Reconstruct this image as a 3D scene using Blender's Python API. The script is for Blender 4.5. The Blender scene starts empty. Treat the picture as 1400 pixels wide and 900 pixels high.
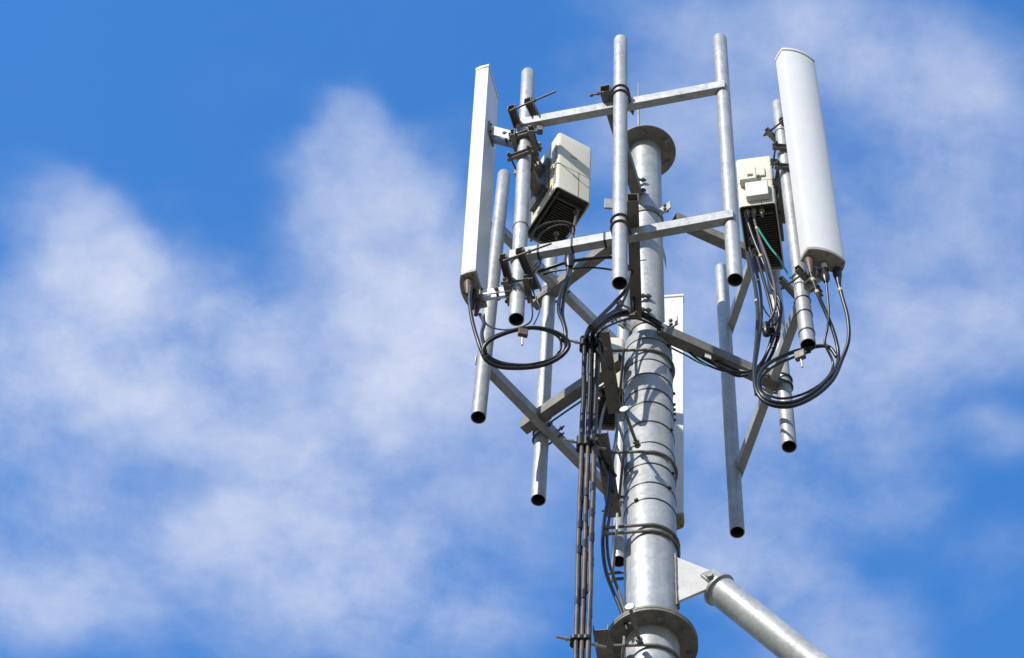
import bpy, bmesh, math, random
from mathutils import Vector, Matrix
random.seed(7)
scn = bpy.context.scene
COL = scn.collection
R = math.radians

# ------------------------------------------------------------------ camera
F, PITCH, ROLL = 3671.0, R(58), R(3.88)
CAM = Vector((-.833, -8.6, 1.6))
FWD = Vector((0, math.cos(PITCH), math.sin(PITCH)))
RX = Vector((1, 0, 0)); UP = Vector((0, -math.sin(PITCH), math.cos(PITCH)))
cr, sr = math.cos(ROLL), math.sin(ROLL)
cam_d = bpy.data.cameras.new('camera'); cam = bpy.data.objects.new('camera', cam_d); COL.objects.link(cam)
cam_d.sensor_width = 36; cam_d.lens = F / 1400 * 36; cam_d.clip_end = 4000; cam_d.clip_start = .1
rx = RX * cr + UP * sr          # picture right in the world
ru = UP * cr - RX * sr          # picture up in the world
m = Matrix((rx, ru, -FWD)).transposed().to_4x4(); m.translation = CAM
cam.matrix_world = m
scn.camera = cam

def ray(u, v): return (rx * (u - 700) + ru * (450 - v)) / F + FWD
def W(u, v, x=None, y=None, z=None):        # survey helper: a sighted point on a known world plane
    d = ray(u, v)
    if z is not None: t = (z - CAM.z) / d.z
    elif y is not None: t = (y - CAM.y) / d.y
    else: t = (x - CAM.x) / d.x
    return CAM + d * t

# ------------------------------------------------------------------ world, sun, exposure
SUN_AZ, SUN_EL = R(40), R(37)               # azimuth to the left of straight behind the camera
S = Vector((-math.sin(SUN_AZ) * math.cos(SUN_EL), -math.cos(SUN_AZ) * math.cos(SUN_EL), math.sin(SUN_EL)))
world = bpy.data.worlds.new('World'); scn.world = world; world.use_nodes = True
def build_world():
    nt = world.node_tree; N = nt.nodes; L = nt.links; N.clear()
    out = N.new('ShaderNodeOutputWorld'); bg = N.new('ShaderNodeBackground'); L.new(bg.outputs[0], out.inputs[0])
    bg.inputs[1].default_value = .12
    sky = N.new('ShaderNodeTexSky'); sky.sky_type = 'NISHITA'; sky.sun_disc = False
    sky.sun_elevation = SUN_EL; sky.sun_rotation = R(180) + SUN_AZ
    sky.air_density = 1.0; sky.dust_density = .15; sky.ozone_density = 2.2; sky.altitude = 300
    grade = N.new('ShaderNodeMix'); grade.data_type = 'RGBA'; grade.blend_type = 'MULTIPLY'; grade.inputs[0].default_value = 1
    L.new(sky.outputs[0], grade.inputs[6])
    tc = N.new('ShaderNodeTexCoord'); sep = N.new('ShaderNodeSeparateXYZ'); L.new(tc.outputs['Generated'], sep.inputs[0])
    hz = N.new('ShaderNodeMapRange'); hz.interpolation_type = 'SMOOTHSTEP'; L.new(sep.outputs[2], hz.inputs[0]); hz.inputs[1].default_value = .35; hz.inputs[2].default_value = .78
    tn = N.new('ShaderNodeMix'); tn.data_type = 'RGBA'; L.new(hz.outputs[0], tn.inputs[0]); tn.inputs[6].default_value = (.62, .66, .60, 1); tn.inputs[7].default_value = SKY_TINT
    L.new(tn.outputs[2], grade.inputs[7])
    def mth(op, a, b=None, clamp=False):
        n = N.new('ShaderNodeMath'); n.operation = op; n.use_clamp = clamp
        for i, q in enumerate((a, b)):
            if q is None: continue
            if isinstance(q, (int, float)): n.inputs[i].default_value = q
            else: L.new(q, n.inputs[i])
        return n.outputs[0]
    zc = mth('MAXIMUM', sep.outputs[2], .06)
    px = mth('DIVIDE', sep.outputs[0], zc); py = mth('DIVIDE', sep.outputs[1], zc)   # point where the view ray meets the cloud layer
    cmb = N.new('ShaderNodeCombineXYZ'); L.new(px, cmb.inputs[0]); L.new(py, cmb.inputs[1])
    P0 = cmb.outputs[0]
    def noise(vec, scale, detail, rough, dist=0, lac=2.0):
        n = N.new('ShaderNodeTexNoise'); n.inputs['Scale'].default_value = scale; n.inputs['Detail'].default_value = detail
        n.inputs['Roughness'].default_value = rough; n.inputs['Distortion'].default_value = dist; n.inputs['Lacunarity'].default_value = lac
        L.new(vec, n.inputs['Vector']); return n
    wn = noise(P0, 14, 3, .55)
    wsub = N.new('ShaderNodeVectorMath'); wsub.operation = 'SUBTRACT'; L.new(wn.outputs['Color'], wsub.inputs[0]); wsub.inputs[1].default_value = (.5, .5, .5)
    wsc = N.new('ShaderNodeVectorMath'); wsc.operation = 'SCALE'; L.new(wsub.outputs[0], wsc.inputs[0]); wsc.inputs['Scale'].default_value = .05
    wad = N.new('ShaderNodeVectorMath'); wad.operation = 'ADD'; L.new(P0, wad.inputs[0]); L.new(wsc.outputs[0], wad.inputs[1])
    PW = wad.outputs[0]
    total = None
    for (u, v, ru_, rv_, ang, wt) in CLOUDS:
        c = ray(u, v); c = Vector((c.x / c.z, c.y / c.z, 0))
        a = ray(u + 10, v); a = Vector((a.x / a.z, a.y / a.z, 0)) - c
        b = ray(u, v + 10); b = Vector((b.x / b.z, b.y / b.z, 0)) - c
        ca, sa = math.cos(R(ang)), math.sin(R(ang))
        ax = (a * ca + b * sa) * (ru_ / 10)
        sy = (-a * sa + b * ca).length * (rv_ / 10)
        mp = N.new('ShaderNodeMapping'); mp.vector_type = 'TEXTURE'
        mp.inputs['Location'].default_value = c
        mp.inputs['Rotation'].default_value = (0, 0, math.atan2(ax.y, ax.x))
        mp.inputs['Scale'].default_value = (ax.length, sy, 1)
        L.new(PW, mp.inputs[0])
        g = N.new('ShaderNodeTexGradient'); g.gradient_type = 'SPHERICAL'; L.new(mp.outputs[0], g.inputs[0])
        s_ = N.new('ShaderNodeMapRange'); s_.interpolation_type = 'SMOOTHERSTEP'; L.new(g.outputs['Fac'], s_.inputs[0])
        s_.inputs[4].default_value = wt
        total = s_.outputs[0] if total is None else mth('ADD', total, s_.outputs[0])
    f1 = noise(P0, 11, 10, .60, .12); f2 = noise(PW, 26, 9, .62, .0)
    fb = mth('ADD', mth('MULTIPLY', mth('SUBTRACT', f1.outputs['Fac'], .5), 2.0), mth('MULTIPLY', mth('SUBTRACT', f2.outputs['Fac'], .5), .6))
    # unseen broken cloud added all round the framed patch to neutralise the fill light
    cc_ = ray(700, 450).normalized()
    dt = N.new('ShaderNodeVectorMath'); dt.operation = 'DOT_PRODUCT'; L.new(tc.outputs['Generated'], dt.inputs[0]); dt.inputs[1].default_value = cc_
    far = N.new('ShaderNodeMapRange'); far.interpolation_type = 'SMOOTHSTEP'; L.new(dt.outputs['Value'], far.inputs[0]); far.inputs[1].default_value = .974; far.inputs[2].default_value = .84; far.inputs[4].default_value = .55
    total = mth('ADD', total, far.outputs[0])
    T = mth('SUBTRACT', 1.0, mth('POWER', 2.718, mth('MULTIPLY', total, -1.0)))
    dens = mth('ADD', T, mth('MULTIPLY', fb, mth('ADD', mth('MULTIPLY', T, .75), .25)))
    mr = N.new('ShaderNodeMapRange'); mr.interpolation_type = 'SMOOTHSTEP'; L.new(dens, mr.inputs[0])
    mr.inputs[1].default_value = -.02; mr.inputs[2].default_value = 1.36; mr.inputs[3].default_value = 0; mr.inputs[4].default_value = CLOUD_MAX
    mix = N.new('ShaderNodeMix'); mix.data_type = 'RGBA'; L.new(mr.outputs[0], mix.inputs[0]); L.new(grade.outputs[2], mix.inputs[6])
    mix.inputs[7].default_value = CLOUD_COL
    L.new(mix.outputs[2], bg.inputs[0])
SKY_TINT = (.74, 1.72, 2.55, 1)
CLOUD_COL = (5.9, 6.3, 7.5, 1); CLOUD_MAX = .93
# sighted cloud masses: centre, half sizes, turn, weight
CLOUDS = [
 (110, 330, 190, 110, 40, .8), (180, 430, 270, 170, 35, .95), (330, 450, 300, 150, 0, .8), (500, 260, 200, 150, 55, .9), (560, 370, 220, 210, 70, .8),
 (460, 170, 120, 70, -55, .5), (600, 190, 170, 80, -10, .35), (250, 540, 360, 120, 5, .7), (40, 540, 190, 240, 80, .7), (70, 760, 190, 300, 90, .85),
 (600, 520, 280, 150, -30, .9), (430, 640, 280, 150, -40, .75), (430, 780, 300, 170, 10, .75), (620, 740, 260, 170, 0, .45), (760, 480, 220, 260, 0, .6), (620, 860, 300, 90, 0, .35),
 (980, 20, 320, 140, 10, .55), (1230, 80, 320, 150, 25, .6), (1350, 210, 180, 190, 60, .55), (950, 170, 260, 190, 0, .45),
 (1190, 320, 180, 240, 60, .6), (1250, 470, 320, 130, -10, .6), (1380, 400, 150, 170, 0, .5), (1180, 570, 220, 140, 50, .6),
 (970, 560, 160, 320, 90, .75), (1120, 690, 240, 90, 10, .5), (1010, 750, 220, 130, 20, .75), (1150, 840, 240, 130, 30, .42), (1370, 590, 140, 70, 0, .4), (1380, 780, 140, 110, 0, .3), (950, 380, 160, 190, 0, .6), (800, 150, 160, 160, 0, .3), (420, 580, 640, 420, 0, .55), (1120, 380, 460, 620, 0, .34), (1200, 60, 400, 160, 10, .15), (60, 860, 260, 180, 0, .3), (330, 880, 280, 160, 0, .45), (560, 830, 260, 160, 0, .4), (20, 480, 160, 260, 90, .4), (1120, 900, 220, 90, 0, .3),
]
build_world()
sun_d = bpy.data.lights.new('sun', 'SUN'); sun_d.energy = 4.9; sun_d.angle = R(.53); sun_d.color = (1, .94, .86)
sun = bpy.data.objects.new('sun', sun_d); COL.objects.link(sun); sun.location = (-6, -14, 30)
sun.rotation_euler = S.to_track_quat('Z', 'Y').to_euler()
vs = scn.view_settings; vs.view_transform = 'Standard'; vs.look = 'None'; vs.exposure = .08; vs.gamma = 1; vs.use_curve_mapping = False
scn.cycles.max_bounces = 8

# ------------------------------------------------------------------ materials
def mat(name, col, rough=.5, metal=0., spec=.5, var=0., vscale=8., col2=None, bump=0., bscale=60., streak=0., rvar=0., dirt=0., dirtcol=(.18, .15, .12)):
    m_ = bpy.data.materials.new(name); m_.use_nodes = True
    nt = m_.node_tree; N = nt.nodes; L = nt.links; b = N['Principled BSDF']
    b.inputs['Base Color'].default_value = (*col, 1); b.inputs['Roughness'].default_value = rough
    b.inputs['Metallic'].default_value = metal; b.inputs['Specular IOR Level'].default_value = spec
    tc = N.new('ShaderNodeTexCoord')
    geo = N.new('ShaderNodeNewGeometry'); vec = geo.outputs['Position']
    last = None
    if col2 is not None or var:
        c2 = col2 or tuple(c * (1 - var) for c in col)
        n1 = N.new('ShaderNodeTexNoise'); n1.inputs['Scale'].default_value = vscale; n1.inputs['Detail'].default_value = 6; n1.inputs['Roughness'].default_value = .62
        L.new(vec, n1.inputs['Vector'])
        rmp = N.new('ShaderNodeMapRange'); rmp.inputs[1].default_value = .35; rmp.inputs[2].default_value = .65; L.new(n1.outputs['Fac'], rmp.inputs[0])
        mx = N.new('ShaderNodeMix'); mx.data_type = 'RGBA'; L.new(rmp.outputs[0], mx.inputs[0]); mx.inputs[6].default_value = (*col, 1); mx.inputs[7].default_value = (*c2, 1)
        last = mx.outputs[2]
        if streak:                         # spangle of the zinc and long run-off marks
            vo = N.new('ShaderNodeTexVoronoi'); vo.inputs['Scale'].default_value = 55; L.new(vec, vo.inputs['Vector'])
            hs = N.new('ShaderNodeSeparateColor'); L.new(vo.outputs['Color'], hs.inputs[0])
            mp = N.new('ShaderNodeMapping'); mp.inputs['Scale'].default_value = (26, 26, 1.6); L.new(vec, mp.inputs[0])
            n2 = N.new('ShaderNodeTexNoise'); n2.inputs['Scale'].default_value = 1; n2.inputs['Detail'].default_value = 5; L.new(mp.outputs[0], n2.inputs['Vector'])
            ad = N.new('ShaderNodeMath'); ad.operation = 'ADD'; 
            k1 = N.new('ShaderNodeMath'); k1.operation = 'MULTIPLY'; L.new(hs.outputs[0], k1.inputs[0]); k1.inputs[1].default_value = .12
            k2 = N.new('ShaderNodeMapRange'); L.new(n2.outputs['Fac'], k2.inputs[0]); k2.inputs[1].default_value = .3; k2.inputs[2].default_value = .7; k2.inputs[3].default_value = 1 - streak; k2.inputs[4].default_value = 1.0 
            L.new(k1.outputs[0], ad.inputs[0]); L.new(k2.outputs[0], ad.inputs[1])
            sb = N.new('ShaderNodeMath'); sb.operation = 'SUBTRACT'; L.new(ad.outputs[0], sb.inputs[0]); sb.inputs[1].default_value = .06
            oi = N.new('ShaderNodeObjectInfo'); om = N.new('ShaderNodeMapRange'); L.new(oi.outputs['Random'], om.inputs[0]); om.inputs[3].default_value = .82; om.inputs[4].default_value = 1.06
            sx = N.new('ShaderNodeMath'); sx.operation = 'MULTIPLY'; L.new(sb.outputs[0], sx.inputs[0]); L.new(om.outputs[0], sx.inputs[1]); sb = sx
            ml = N.new('ShaderNodeMix'); ml.data_type = 'RGBA'; ml.blend_type = 'MULTIPLY'; ml.inputs[0].default_value = 1
            L.new(last, ml.inputs[6]); L.new(sb.outputs[0], ml.inputs[7]); last = ml.outputs[2]
    if dirt:
        n3 = N.new('ShaderNodeTexNoise'); n3.inputs['Scale'].default_value = 5; n3.inputs['Detail'].default_value = 9; n3.inputs['Roughness'].default_value = .7
        mp = N.new('ShaderNodeMapping'); mp.inputs['Scale'].default_value = (3, 3, .8); L.new(vec, mp.inputs[0]); L.new(mp.outputs[0], n3.inputs['Vector'])
        r3 = N.new('ShaderNodeMapRange'); r3.inputs[1].default_value = .52; r3.inputs[2].default_value = .8; r3.inputs[4].default_value = dirt; L.new(n3.outputs['Fac'], r3.inputs[0])
        mx = N.new('ShaderNodeMix'); mx.data_type = 'RGBA'; L.new(r3.outputs[0], mx.inputs[0])
        if last is None: mx.inputs[6].default_value = (*col, 1)
        else: L.new(last, mx.inputs[6])
        mx.inputs[7].default_value = (*dirtcol, 1); last = mx.outputs[2]
    if last is not None: L.new(last, b.inputs['Base Color'])
    if rvar:
        n4 = N.new('ShaderNodeTexNoise'); n4.inputs['Scale'].default_value = 22; n4.inputs['Detail'].default_value = 5; L.new(vec, n4.inputs['Vector'])
        r4 = N.new('ShaderNodeMapRange'); r4.inputs[1].default_value = .3; r4.inputs[2].default_value = .7; r4.inputs[3].default_value = rough - rvar; r4.inputs[4].default_value = rough + rvar
        L.new(n4.outputs['Fac'], r4.inputs[0]); L.new(r4.outputs[0], b.inputs['Roughness'])
    if bump:
        n5 = N.new('ShaderNodeTexNoise'); n5.inputs['Scale'].default_value = bscale; n5.inputs['Detail'].default_value = 4; L.new(vec, n5.inputs['Vector'])
        bp = N.new('ShaderNodeBump'); bp.inputs['Strength'].default_value = bump; bp.inputs['Distance'].default_value = .004; L.new(n5.outputs['Fac'], bp.inputs['Height']); L.new(bp.outputs[0], b.inputs['Normal'])
    return m_
GALV = mat('galvanised_steel', (.52, .535, .53), .47, .28, .5, vscale=5, col2=(.40, .415, .415), bump=.25, bscale=45, streak=.2, rvar=.12, dirt=.55, dirtcol=(.40, .38, .34))
GALV_LIT = mat('sunlit_galvanised_steel', (.70, .69, .66), .55, .1, .4, vscale=9, col2=(.60, .59, .56), bump=.2, dirt=.35, dirtcol=(.48, .44, .38))  # galvanised steel lightened so the gusset plate looks more sunlit
GALV2 = mat('dull_shaded_galv', (.27, .26, .235), .6, .2, .45, vscale=14, col2=(.19, .178, .155), bump=.3, bscale=60, streak=.18, rvar=.1, dirt=.6, dirtcol=(.20, .16, .12))  # dull steel, darkened further to put underside shade into arms and channels
DARKST = mat('weathered_steel', (.13, .12, .11), .55, .3, .5, vscale=25, col2=(.07, .065, .06), bump=.2)
STRAP = mat('steel_strap', (.10, .105, .11), .42, .6, .5, vscale=25, col2=(.06, .06, .065))
BOLT = mat('zinc_bolt', (.45, .43, .38), .42, .6, .5, vscale=30, col2=(.30, .25, .19))
BLACK = mat('black_rubber', (.012, .012, .013), .36, 0, .45, vscale=30, col2=(.022, .021, .020))
DUSTY = mat('dusty_sunlit_cable', (.13, .105, .09), .5, 0, .4, vscale=9, col2=(.055, .05, .05), dirt=.5, dirtcol=(.22, .17, .13))  # dusty brown, with the cables' sunlit sheen mixed into the colour
BROWN = mat('brown_rubber', (.16, .10, .07), .5, 0, .4, vscale=25, col2=(.09, .06, .045))
WHITE = mat('radome_white', (.76, .765, .76), .36, 0, .45, vscale=2.5, col2=(.72, .725, .71), dirt=.22, dirtcol=(.52, .50, .43), rvar=.05)
CAPG = mat('radome_cap', (.42, .40, .35), .5, 0, .4, vscale=18, col2=(.33, .30, .25), dirt=.5, dirtcol=(.18, .14, .10))
CREAM = mat('radio_cream', (.72, .70, .58), .45, 0, .4, vscale=4, col2=(.68, .66, .54), dirt=.3, dirtcol=(.45, .41, .32))
WHITE2 = mat('plastic_white', (.74, .75, .74), .4, 0, .45, vscale=8, col2=(.68, .69, .68))
FINS = mat('heat_sink_dark', (.11, .105, .095), .5, .2, .4, vscale=25, col2=(.08, .075, .07))
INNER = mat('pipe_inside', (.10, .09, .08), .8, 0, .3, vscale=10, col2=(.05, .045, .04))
GREEN = mat('green_insulation', (.01, .22, .15), .4, 0, .5)
YELLOW = mat('yellow_tape', (.62, .52, .24), .5, 0, .4)
RUST = mat('rusty_bolt', (.28, .17, .10), .7, .2, .3, vscale=60, col2=(.14, .09, .06))
MOSS = mat('mossy_cap', (.34, .33, .20), .7, 0, .3, vscale=14, col2=(.16, .17, .07))
GROUND = mat('ground_gravel', (.17, .15, .12), .9, 0, .2, vscale=.6, col2=(.12, .11, .085), bump=.5, bscale=8)

# ------------------------------------------------------------------ mesh helpers
class MB:
    def __init__(self): self.bm = bmesh.new()
    def frame(self, d, ref=None):
        d = d.normalized()
        ref = ref or (Vector((0, 0, 1)) if abs(d.z) < .95 else Vector((0, 1, 0)))
        a = d.cross(ref).normalized(); b = a.cross(d).normalized()
        return a, b, d
    def rings(self, rs, close=False, cap0=False, cap1=False):
        bm = self.bm; V = [[bm.verts.new(p) for p in r] for r in rs]
        n = len(V[0]); M = len(V)
        for i in range(M if close else M - 1):
            A, B = V[i], V[(i + 1) % M]
            for j in range(n):
                bm.faces.new((A[j], A[(j + 1) % n], B[(j + 1) % n], B[j]))
        if cap0: bm.faces.new(V[0][::-1])
        if cap1: bm.faces.new(V[-1])
        return V
    def circ(self, c, a, b, r, n): return [c + a * (math.cos(2 * math.pi * k / n) * r) + b * (math.sin(2 * math.pi * k / n) * r) for k in range(n)]
    def rod(self, p0, p1, r, n=14, r1=None, caps=True):
        a, b, d = self.frame(p1 - p0); r1 = r if r1 is None else r1
        self.rings([self.circ(p0, a, b, r, n), self.circ(p1, a, b, r1, n)], cap0=caps, cap1=caps); return self
    def lathe(self, p0, d, prof, n=32, closed=False):      # prof: (distance along d, radius)
        a, b, d = self.frame(d)
        self.rings([self.circ(p0 + d * s, a, b, r, n) for s, r in prof], close=closed, cap0=not closed, cap1=not closed); return self
    def pipe(self, p0, p1, r, t=.004, n=36, seg=1):        # an open pipe with a wall, p0 is the open end, p1 capped
        a, b, d = self.frame(p1 - p0); L_ = (p1 - p0).length
        q = [self.circ(p0 + d * .25, a, b, r - t, n), self.circ(p0 + d * .001, a, b, r - t, n), self.circ(p0, a, b, r - t * .5, n), self.circ(p0 + d * .001, a, b, r, n)]
        q += [self.circ(p0 + d * (L_ * k / seg), a, b, r, n) for k in range(1, seg + 1)]
        q += [self.circ(p1 + d * r * .22, a, b, r * .93, n), self.circ(p1 + d * r * .38, a, b, r * .55, n)]
        self.rings(q, cap0=True, cap1=True); return self
    def box(self, c, ax, ay, az, sx, sy, sz):
        vs_ = [self.bm.verts.new(c + ax * (sx * i / 2) + ay * (sy * j / 2) + az * (sz * k / 2)) for i in (-1, 1) for j in (-1, 1) for k in (-1, 1)]
        for f in ((0, 1, 3, 2), (4, 6, 7, 5), (0, 4, 5, 1), (2, 3, 7, 6), (0, 2, 6, 4), (1, 5, 7, 3)): self.bm.faces.new([vs_[i] for i in f])
        return self
    def prism(self, pts, off):                             # polygon extruded by vector off
        n = len(pts); A = [self.bm.verts.new(p) for p in pts]; B = [self.bm.verts.new(p + off) for p in pts]
        self.bm.faces.new(A); self.bm.faces.new(B[::-1])
        for i in range(n): self.bm.faces.new((A[i], B[i], B[(i + 1) % n], A[(i + 1) % n]))
        return self
    def tube4(self, p0, p1, w, h, t=.005):                 # rectangular hollow section, open at both ends
        d = (p1 - p0).normalized(); a = d.cross(Vector((0, 0, 1))).normalized(); b = a.cross(d).normalized()
        def rc(p, w_, h_): return [p + a * (w_ / 2 * i) + b * (h_ / 2 * j) for i, j in ((-1, -1), (1, -1), (1, 1), (-1, 1))]
        self.rings([rc(p0, w, h), rc(p1, w, h), rc(p1, w - 2 * t, h - 2 * t), rc(p0, w - 2 * t, h - 2 * t)], close=True); return self
    def chan(self, p0, p1, w, h, t=.005, up=Vector((0, 0, 1)), s=1):   # C channel: web down, two legs along +up
        d = (p1 - p0).normalized(); a = d.cross(up).normalized(); b = a.cross(d).normalized()
        pr = [(-w/2, -h/2), (w/2, -h/2), (w/2, h/2), (w/2 - t, h/2), (w/2 - t, -h/2 + t), (-w/2 + t, -h/2 + t), (-w/2 + t, h/2), (-w/2, h/2)]
        self.prism([p0 + a * x + b * (y * s) for x, y in pr], p1 - p0); return self
    def sweep(self, pts, r, n=10, closed=False, sub=6, flat=None):
        P = [Vector(p) for p in pts]; out = []
        M = len(P)
        def g(i): return P[i % M] if closed else P[max(0, min(M - 1, i))]
        for i in range(M if closed else M - 1):
            p0, p1, p2, p3 = g(i - 1), g(i), g(i + 1), g(i + 2)
            for k in range(sub):
                t = k / sub
                out.append(.5 * ((2 * p1) + (-p0 + p2) * t + (2 * p0 - 5 * p1 + 4 * p2 - p3) * t * t + (-p0 + 3 * p1 - 3 * p2 + p3) * t ** 3))
        if not closed: out.append(P[-1])
        M2 = len(out); nrm = None; rs = []
        for i, p in enumerate(out):
            q0 = out[i - 1] if (i or closed) else out[0]; q1 = out[(i + 1) % M2] if (i < M2 - 1 or closed) else out[-1]
            d = (q1 - q0).normalized()
            if nrm is None: a, b, _ = self.frame(d)
            else:
                a = (nrm - d * nrm.dot(d)).normalized(); b = a.cross(d) * -1
            nrm = a; b = d.cross(a)
            rr = r
            rs.append([p + a * (math.cos(2 * math.pi * k / n) * rr) + b * (math.sin(2 * math.pi * k / n) * (flat or rr)) for k in range(n)])
        self.rings(rs, close=closed, cap0=not closed, cap1=not closed); return self
    def band(self, c, r, h, t=.003, n=48, a0=0, a1=360):    # flat strap round a vertical pole
        full = a1 - a0 >= 360; rs = []
        for k in range(n if full else n + 1):
            a = R(a0 + (a1 - a0) * k / n); e = Vector((math.cos(a), math.sin(a), 0))
            rs.append([c + e * r - Vector((0, 0, h/2)), c + e * (r + t) - Vector((0, 0, h/2)), c + e * (r + t) + Vector((0, 0, h/2)), c + e * r + Vector((0, 0, h/2))])
        self.rings(rs, close=full, cap0=not full, cap1=not full); return self
    def hexb(self, c, d, r=.014, h=.012):
        a, b, d = self.frame(d); self.rings([self.circ(c, a, b, r, 6), self.circ(c + d * h, a, b, r, 6)], cap0=True, cap1=True); return self
    def ubolt(self, c, r, back, leg, rr=.006, tilt=0):      # round a vertical pipe at c; legs run along `back`
        back = back.normalized(); side = Vector((0, 0, 1)).cross(back).normalized()
        pts = [c + side * r + back * leg]
        for k in range(0, 13):
            a = math.pi * k / 12
            pts.append(c + side * (r * math.cos(a)) - back * (r * math.sin(a)) + Vector((0, 0, tilt * math.sin(a))))
        pts.append(c - side * r + back * leg)
        self.sweep(pts, rr, 8, sub=3)
        for s_ in (1, -1): self.hexb(c + side * (r * s_) + back * (leg - .03), back, rr * 2.1, rr * 1.8)
        return self
    def build(self, name, material, parent=None, bevel=0, sharp=35):
        bm = self.bm; bmesh.ops.recalc_face_normals(bm, faces=bm.faces)
        for f in bm.faces: f.smooth = True
        for e in bm.edges:
            if len(e.link_faces) == 2 and e.calc_face_angle(0) > R(sharp): e.smooth = False
        o = None
        off = parent_loc(parent) if parent else None
        if off is None:
            if ORIGIN.get(name) is None:
                c = Vector((0, 0, 0))
                for v in bm.verts: c += v.co
                off = c / max(1, len(bm.verts)); off.z = min(v.co.z for v in bm.verts)
            own = off
        else: own = Vector((0, 0, 0))
        sub = off if off is not None else Vector((0, 0, 0))
        for v in bm.verts: v.co -= sub
        me = bpy.data.meshes.new(name); bm.to_mesh(me); bm.free(); me.materials.append(material)
        o = bpy.data.objects.new(name, me); COL.objects.link(o)
        if parent: o.parent = parent
        else: o.location = own
        if bevel:
            md = o.modifiers.new('edge', 'BEVEL'); md.width = bevel; md.segments = 2; md.limit_method = 'ANGLE'; md.angle_limit = R(40); md.harden_normals = False
        return o
ORIGIN = {}
def parent_loc(p):
    v = Vector((0, 0, 0))
    while p is not None: v = v + p.location; p = p.parent
    return v
def tag(o, label=None, cat=None, group=None, kind=None):
    if label: o['label'] = label
    if cat: o['category'] = cat
    if group: o['group'] = group
    if kind: o['kind'] = kind
    return o
def thing(name, label, cat, loc, group=None):
    o = bpy.data.objects.new(name, None); COL.objects.link(o); o.location = loc; o.empty_display_size = .1
    return tag(o, label, cat, group)
X, Y, Z = Vector((1, 0, 0)), Vector((0, 1, 0)), Vector((0, 0, 1))
def az(deg): return Vector((math.cos(R(deg)), math.sin(R(deg)), 0))

# ------------------------------------------------------------------ ground
g = MB(); g.box(Vector((0, 0, -.25)), X, Y, Z, 3000, 3000, .5); tag(g.build('ground', GROUND), kind='structure')

# ------------------------------------------------------------------ mast
MU, ML = .106, .143                       # tube radii
mast = thing('mast', 'tall grey galvanised steel tube mast with flanges, straps and step bolts carrying all the equipment', 'mast', (0, 0, 0))
Z_SL = W(885, 447, y=-.155).z             # where the stout tube ends
Z_TOP = W(885, 172, y=-.2).z
Z_FL = W(889, 829, y=-.235).z
b = MB(); b.lathe(Vector((0, 0, Z_FL + .01)), Z, [(0, ML), (Z_SL - Z_FL - .016, ML), (Z_SL - Z_FL - .01, ML - .004), (Z_SL - Z_FL - .01, MU + .002)], 72); b.build('lower_tube', GALV, mast)
b = MB(); b.lathe(Vector((0, 0, 0)), Z, [(0, ML), (Z_FL - .03, ML)], 72); b.build('base_tube', GALV, mast)
b = MB(); b.lathe(Vector((0, 0, Z_SL - .03)), Z, [(0, MU), (Z_TOP - Z_SL + .03 - .014, MU)], 64); b.build('upper_tube', GALV, mast)
def flange(z, r, t):
    b = MB(); b.lathe(Vector((0, 0, z)), Z, [(0, r - .002), (.002, r), (t - .002, r), (t, r - .002)], 72)
    return b.build('flange', GALV2, mast)
ft = flange(Z_TOP - .014, .208, .014)
fj = flange(Z_FL - .03, .238, .018); fj2 = flange(Z_FL - .010, .238, .018)
for k in range(6):
    e = az(-107 + 60 * k + 8)
    b = MB(); b.hexb(Vector((0, 0, Z_TOP - .014)) + e * .165, -Z, .016, .014); b.rod(Vector((0, 0, Z_TOP - .04)) + e * .165, Vector((0, 0, Z_TOP + .03)) + e * .165, .009, 10); b.build('bolt', GALV2, ft)
for k in range(8):
    e = az(-128 + 45 * k)
    b = MB(); c = Vector((0, 0, Z_FL - .03)) + e * .197
    b.hexb(c, -Z, .017, .014); b.rod(c - Z * .03, c + Z * .07, .010, 10); b.hexb(c + Z * .038, Z, .017, .013); b.build('bolt', GALV2, fj)
# lightning rod on the mast top
p0 = W(875, 172, y=.0); p0.z = Z_TOP - .02; p1 = W(875, 112, y=p0.y)
b = MB(); pm = p0.lerp(p1, .62); b.rod(p0, pm, .008, 10); b.lathe(pm, p1 - pm, [(0, .010), (.02, .010), (.021, .006), ((p1 - pm).length - .02, .0045), ((p1 - pm).length, .001)], 10); b.build('lightning_rod', BOLT, mast)
# thin steel straps round the stout tube
for i, (v, h, bk) in enumerate([(462, .006, -40), (491, .007, -30), (510, .008, None), (531, .011, None), (549, .011, None), (575.5, .008, -38), (604, .006, None), (633, .009, -35), (659, .008, -48), (681, .008, -125)]):
    z = W(885, v, y=-ML).z
    b = MB(); b.band(Vector((0, 0, z)), ML + .0005, h, .003, 60); s_ = b.build('strap', STRAP, mast)
    if bk is not None:
        e = az(bk); b = MB(); b.box(Vector((0, 0, z + .004)) + e * (ML + .008), e, e.cross(Z), Z, .012, .022, .016); b.build('buckle', BLACK, s_, bevel=.002)
for v in (541, 556, 563, 569, 577):       # small dark strap ends seen on the right edge of the tube
    z = W(917, v, y=0).z; e = az(-6)
    b = MB(); b.box(Vector((0, 0, z)) + e * (ML + .006), e, e.cross(Z), Z, .016, .014, .014); b.build('buckle', BLACK, mast, bevel=.002)
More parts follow.
